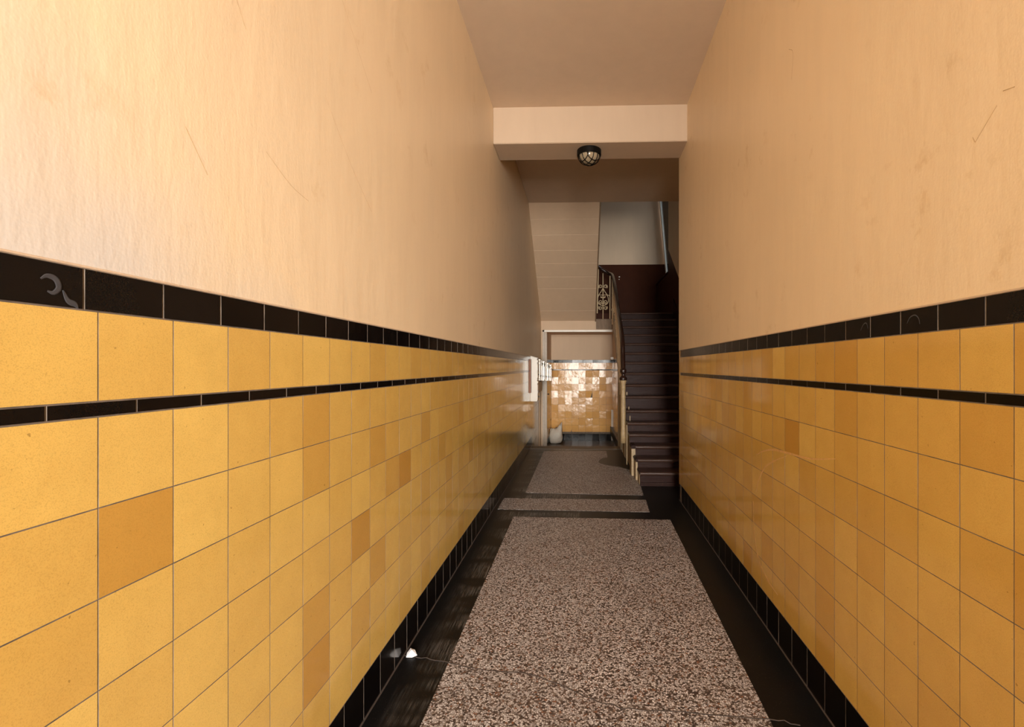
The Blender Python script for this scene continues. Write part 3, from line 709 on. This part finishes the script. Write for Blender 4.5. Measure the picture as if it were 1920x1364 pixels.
# ------------------------------------------------------------------ mailboxes on the left wall
def mailbox(X1, Y0, Y1, h0, h1, lid, label, mat, door_mat, group):
    root = tag(empty('mailbox', P(-5.26, (Y0 + Y1) / 2, h0)), label, 'mailbox', group)
    def pt(name, bm, m): return rel(finish(name, bm, m, root), root)
    bm = bmesh.new()
    prism(bm, [P(-5.26, Y0, h0), P(X1, Y0, h0), P(X1, Y0, h1), P(-5.26, Y0, h1 + lid)], (0, (Y1 - Y0) * T, 0)); pt('body', bm, mat)
    bm = bmesh.new()
    prism(bm, [P(-5.26, Y0 - 0.04, h1 + lid), P(X1 + 0.08, Y0 - 0.04, h1), P(X1 + 0.08, Y0 - 0.04, h1 + 0.06), P(-5.26, Y0 - 0.04, h1 + lid + 0.06)], (0, (Y1 - Y0 + 0.08) * T, 0)); pt('lid', bm, mat)
    bm = bmesh.new(); tbox(bm, X1, X1 + 0.05, Y0 + 0.08, Y1 - 0.08, h0 + 0.1, h1 - 0.55, 0, 0.002); d = pt('door', bm, door_mat)
    bm = bmesh.new(); tbox(bm, X1, X1 + 0.07, Y0 + 0.12, Y1 - 0.12, h1 - 0.42, h1 - 0.18, 0, 0.002); pt('slot_flap', bm, M['blackmetal'] if group and lid and door_mat is not M['enamel'] else door_mat)
    bm = bmesh.new(); tbox(bm, X1 + 0.05, X1 + 0.065, Y0 + 0.3, Y1 - 0.3, h0 + 0.9, h0 + 1.1); finish('name_plate', bm, M['paper'], d)
    bm = bmesh.new(); tube(bm, [P(X1 + 0.05, (Y0 + Y1) / 2, h0 + 0.45), P(X1 + 0.12, (Y0 + Y1) / 2, h0 + 0.45)], 0.09 * T, 10); finish('lock', bm, M['blackmetal'], d)
    return root
bm = bmesh.new(); tbox(bm, -5.265, -5.15, 51.2, 52.0, -2.75, 0.78, 0, 0.003)
tag(finish('wall_board', bm, M['redwood']), 'narrow reddish wooden board on the tiled wall beside the white mailboxes', 'board')
mailbox(-4.55, 52.1, 54.2, -1.28, 0.86, 0.22, 'upper plain white mailbox with sloped lid, nearest on the left wall', M['enamel'], M['enamel'], 'wall mailboxes')
mailbox(-4.55, 52.1, 54.2, -3.66, -1.34, 0.0, 'lower plain white mailbox hung directly under the sloped-lid one', M['enamel'], M['enamel'], 'wall mailboxes')
ORD = ['first', 'second', 'third', 'fourth', 'fifth', 'sixth', 'seventh']
for i in range(7):
    y0 = 54.6 + 1.5 * i; x1 = -4.48 + 0.12 * i
    mailbox(x1, y0, y0 + 1.3, -1.5 - 0.05 * i, 0.72 - 0.09 * i, 0.2, '%s shiny mailbox beyond the white sloped-lid mailbox on the left wall' % ORD[i], M['enamel'] if i % 2 else M['steel'], M['steel'] if i % 3 else M['enamel'], 'wall mailboxes')
mb = empty('meter_box', P(-5.26, 57.5, -2.9)); tag(mb, 'flat grey metal box on the left wall below the shiny mailboxes', 'box')
bm = bmesh.new(); tbox(bm, -5.26, -4.72, 55.2, 60.8, -3.0, -1.75, 0, 0.006); rel(finish('housing', bm, M['grey'], mb), mb)
bm = bmesh.new(); tbox(bm, -4.72, -4.68, 55.4, 60.6, -2.9, -1.85, 0, 0.003); rel(finish('cover', bm, M['grey'], mb), mb)

# ------------------------------------------------------------------ sack on the lower lobby floor
def sack():
    b2 = bmesh.new(); r5 = random.Random(2); seg = 28
    prof = [(0.0, 0.55), (0.04, 0.80), (0.18, 0.93), (0.5, 1.0), (0.9, 1.0), (1.3, 0.97), (1.7, 0.93), (2.0, 0.90), (2.14, 0.86)]
    rings = []
    for j, (z, f) in enumerate(prof):
        fl = 1 - 0.75 * max(0, (z - 1.3) / 0.84) ** 1.6            # flattens towards the mouth
        ring = []
        for k in range(seg):
            a = 2 * math.pi * k / seg; ca, sa = math.cos(a), math.sin(a)
            x = 0.92 * f * math.copysign(abs(ca) ** 0.75, ca); y = 0.62 * f * fl * math.copysign(abs(sa) ** 0.75, sa)
            d = 0.05 * math.sin(3 * a + z * 3.1) + 0.035 * math.sin(7 * a - 4 * z) + r5.gauss(0, 0.012)
            zz = z
            if z > 1.9: zz = z + 0.10 * math.sin(5 * a) + max(0, (x - 0.25)) * 1.5 * (1 if z > 2.1 else 0.35) - (0.12 if x < -0.2 else 0)
            if z < 0.1: zz = max(0, z + 0.12 * max(0, x))
            ring.append(b2.verts.new(((x * (1 + d) + 0.05 * z) * T, y * (1 + d) * T, zz * T)))
        rings.append(ring)
    for A, B in zip(rings, rings[1:]):
        for k in range(seg): b2.faces.new([A[k], A[(k + 1) % seg], B[(k + 1) % seg], B[k]])
    b2.faces.new(rings[0][::-1])
    top = b2.verts.new((0.1 * T, 0, 2.0 * T))
    for k in range(seg): b2.faces.new([rings[-1][k], rings[-1][(k + 1) % seg], top])
    return b2
sk = finish('sack', sack(), M['sack'], None, True, P(-3.45, 69.0, -10.7))
tag(sk, 'pale grey plastic sack with peaked corner slumped on the lower lobby floor', 'sack')
tie = bmesh.new(); tube(tie, [(-0.86 * T, 0.0, 1.98 * T), (-0.98 * T, 0, 2.12 * T), (-1.0 * T, 0, 2.2 * T)], [0.09 * T, 0.07 * T, 0.03 * T], 8); finish('gathered_corner', tie, M['sack'], sk, True)

# ------------------------------------------------------------------ scrap of paper by the skirting
b2 = bmesh.new()
v = [b2.verts.new((x * T, y * T, z * T)) for x, y, z in ((-0.13, -0.13, 0), (0.06, -0.15, 0.01), (0.17, -0.02, 0.0), (0.06, 0.10, 0.10), (-0.08, 0.13, 0.13), (-0.15, 0.02, 0.05), (0, 0, 0.15))]
for k in range(6): b2.faces.new([v[k], v[(k + 1) % 6], v[6]])
ps = finish('paper_scrap', b2, M['paper'], None, False, P(-5.03, 14.63, -8.62) + Vector((0, 0, 0.001)))
sm = ps.modifiers.new('thickness', 'SOLIDIFY'); sm.thickness = 0.0015
tag(ps, 'small crumpled white paper scrap on the dark floor border by the left skirting', 'scrap')
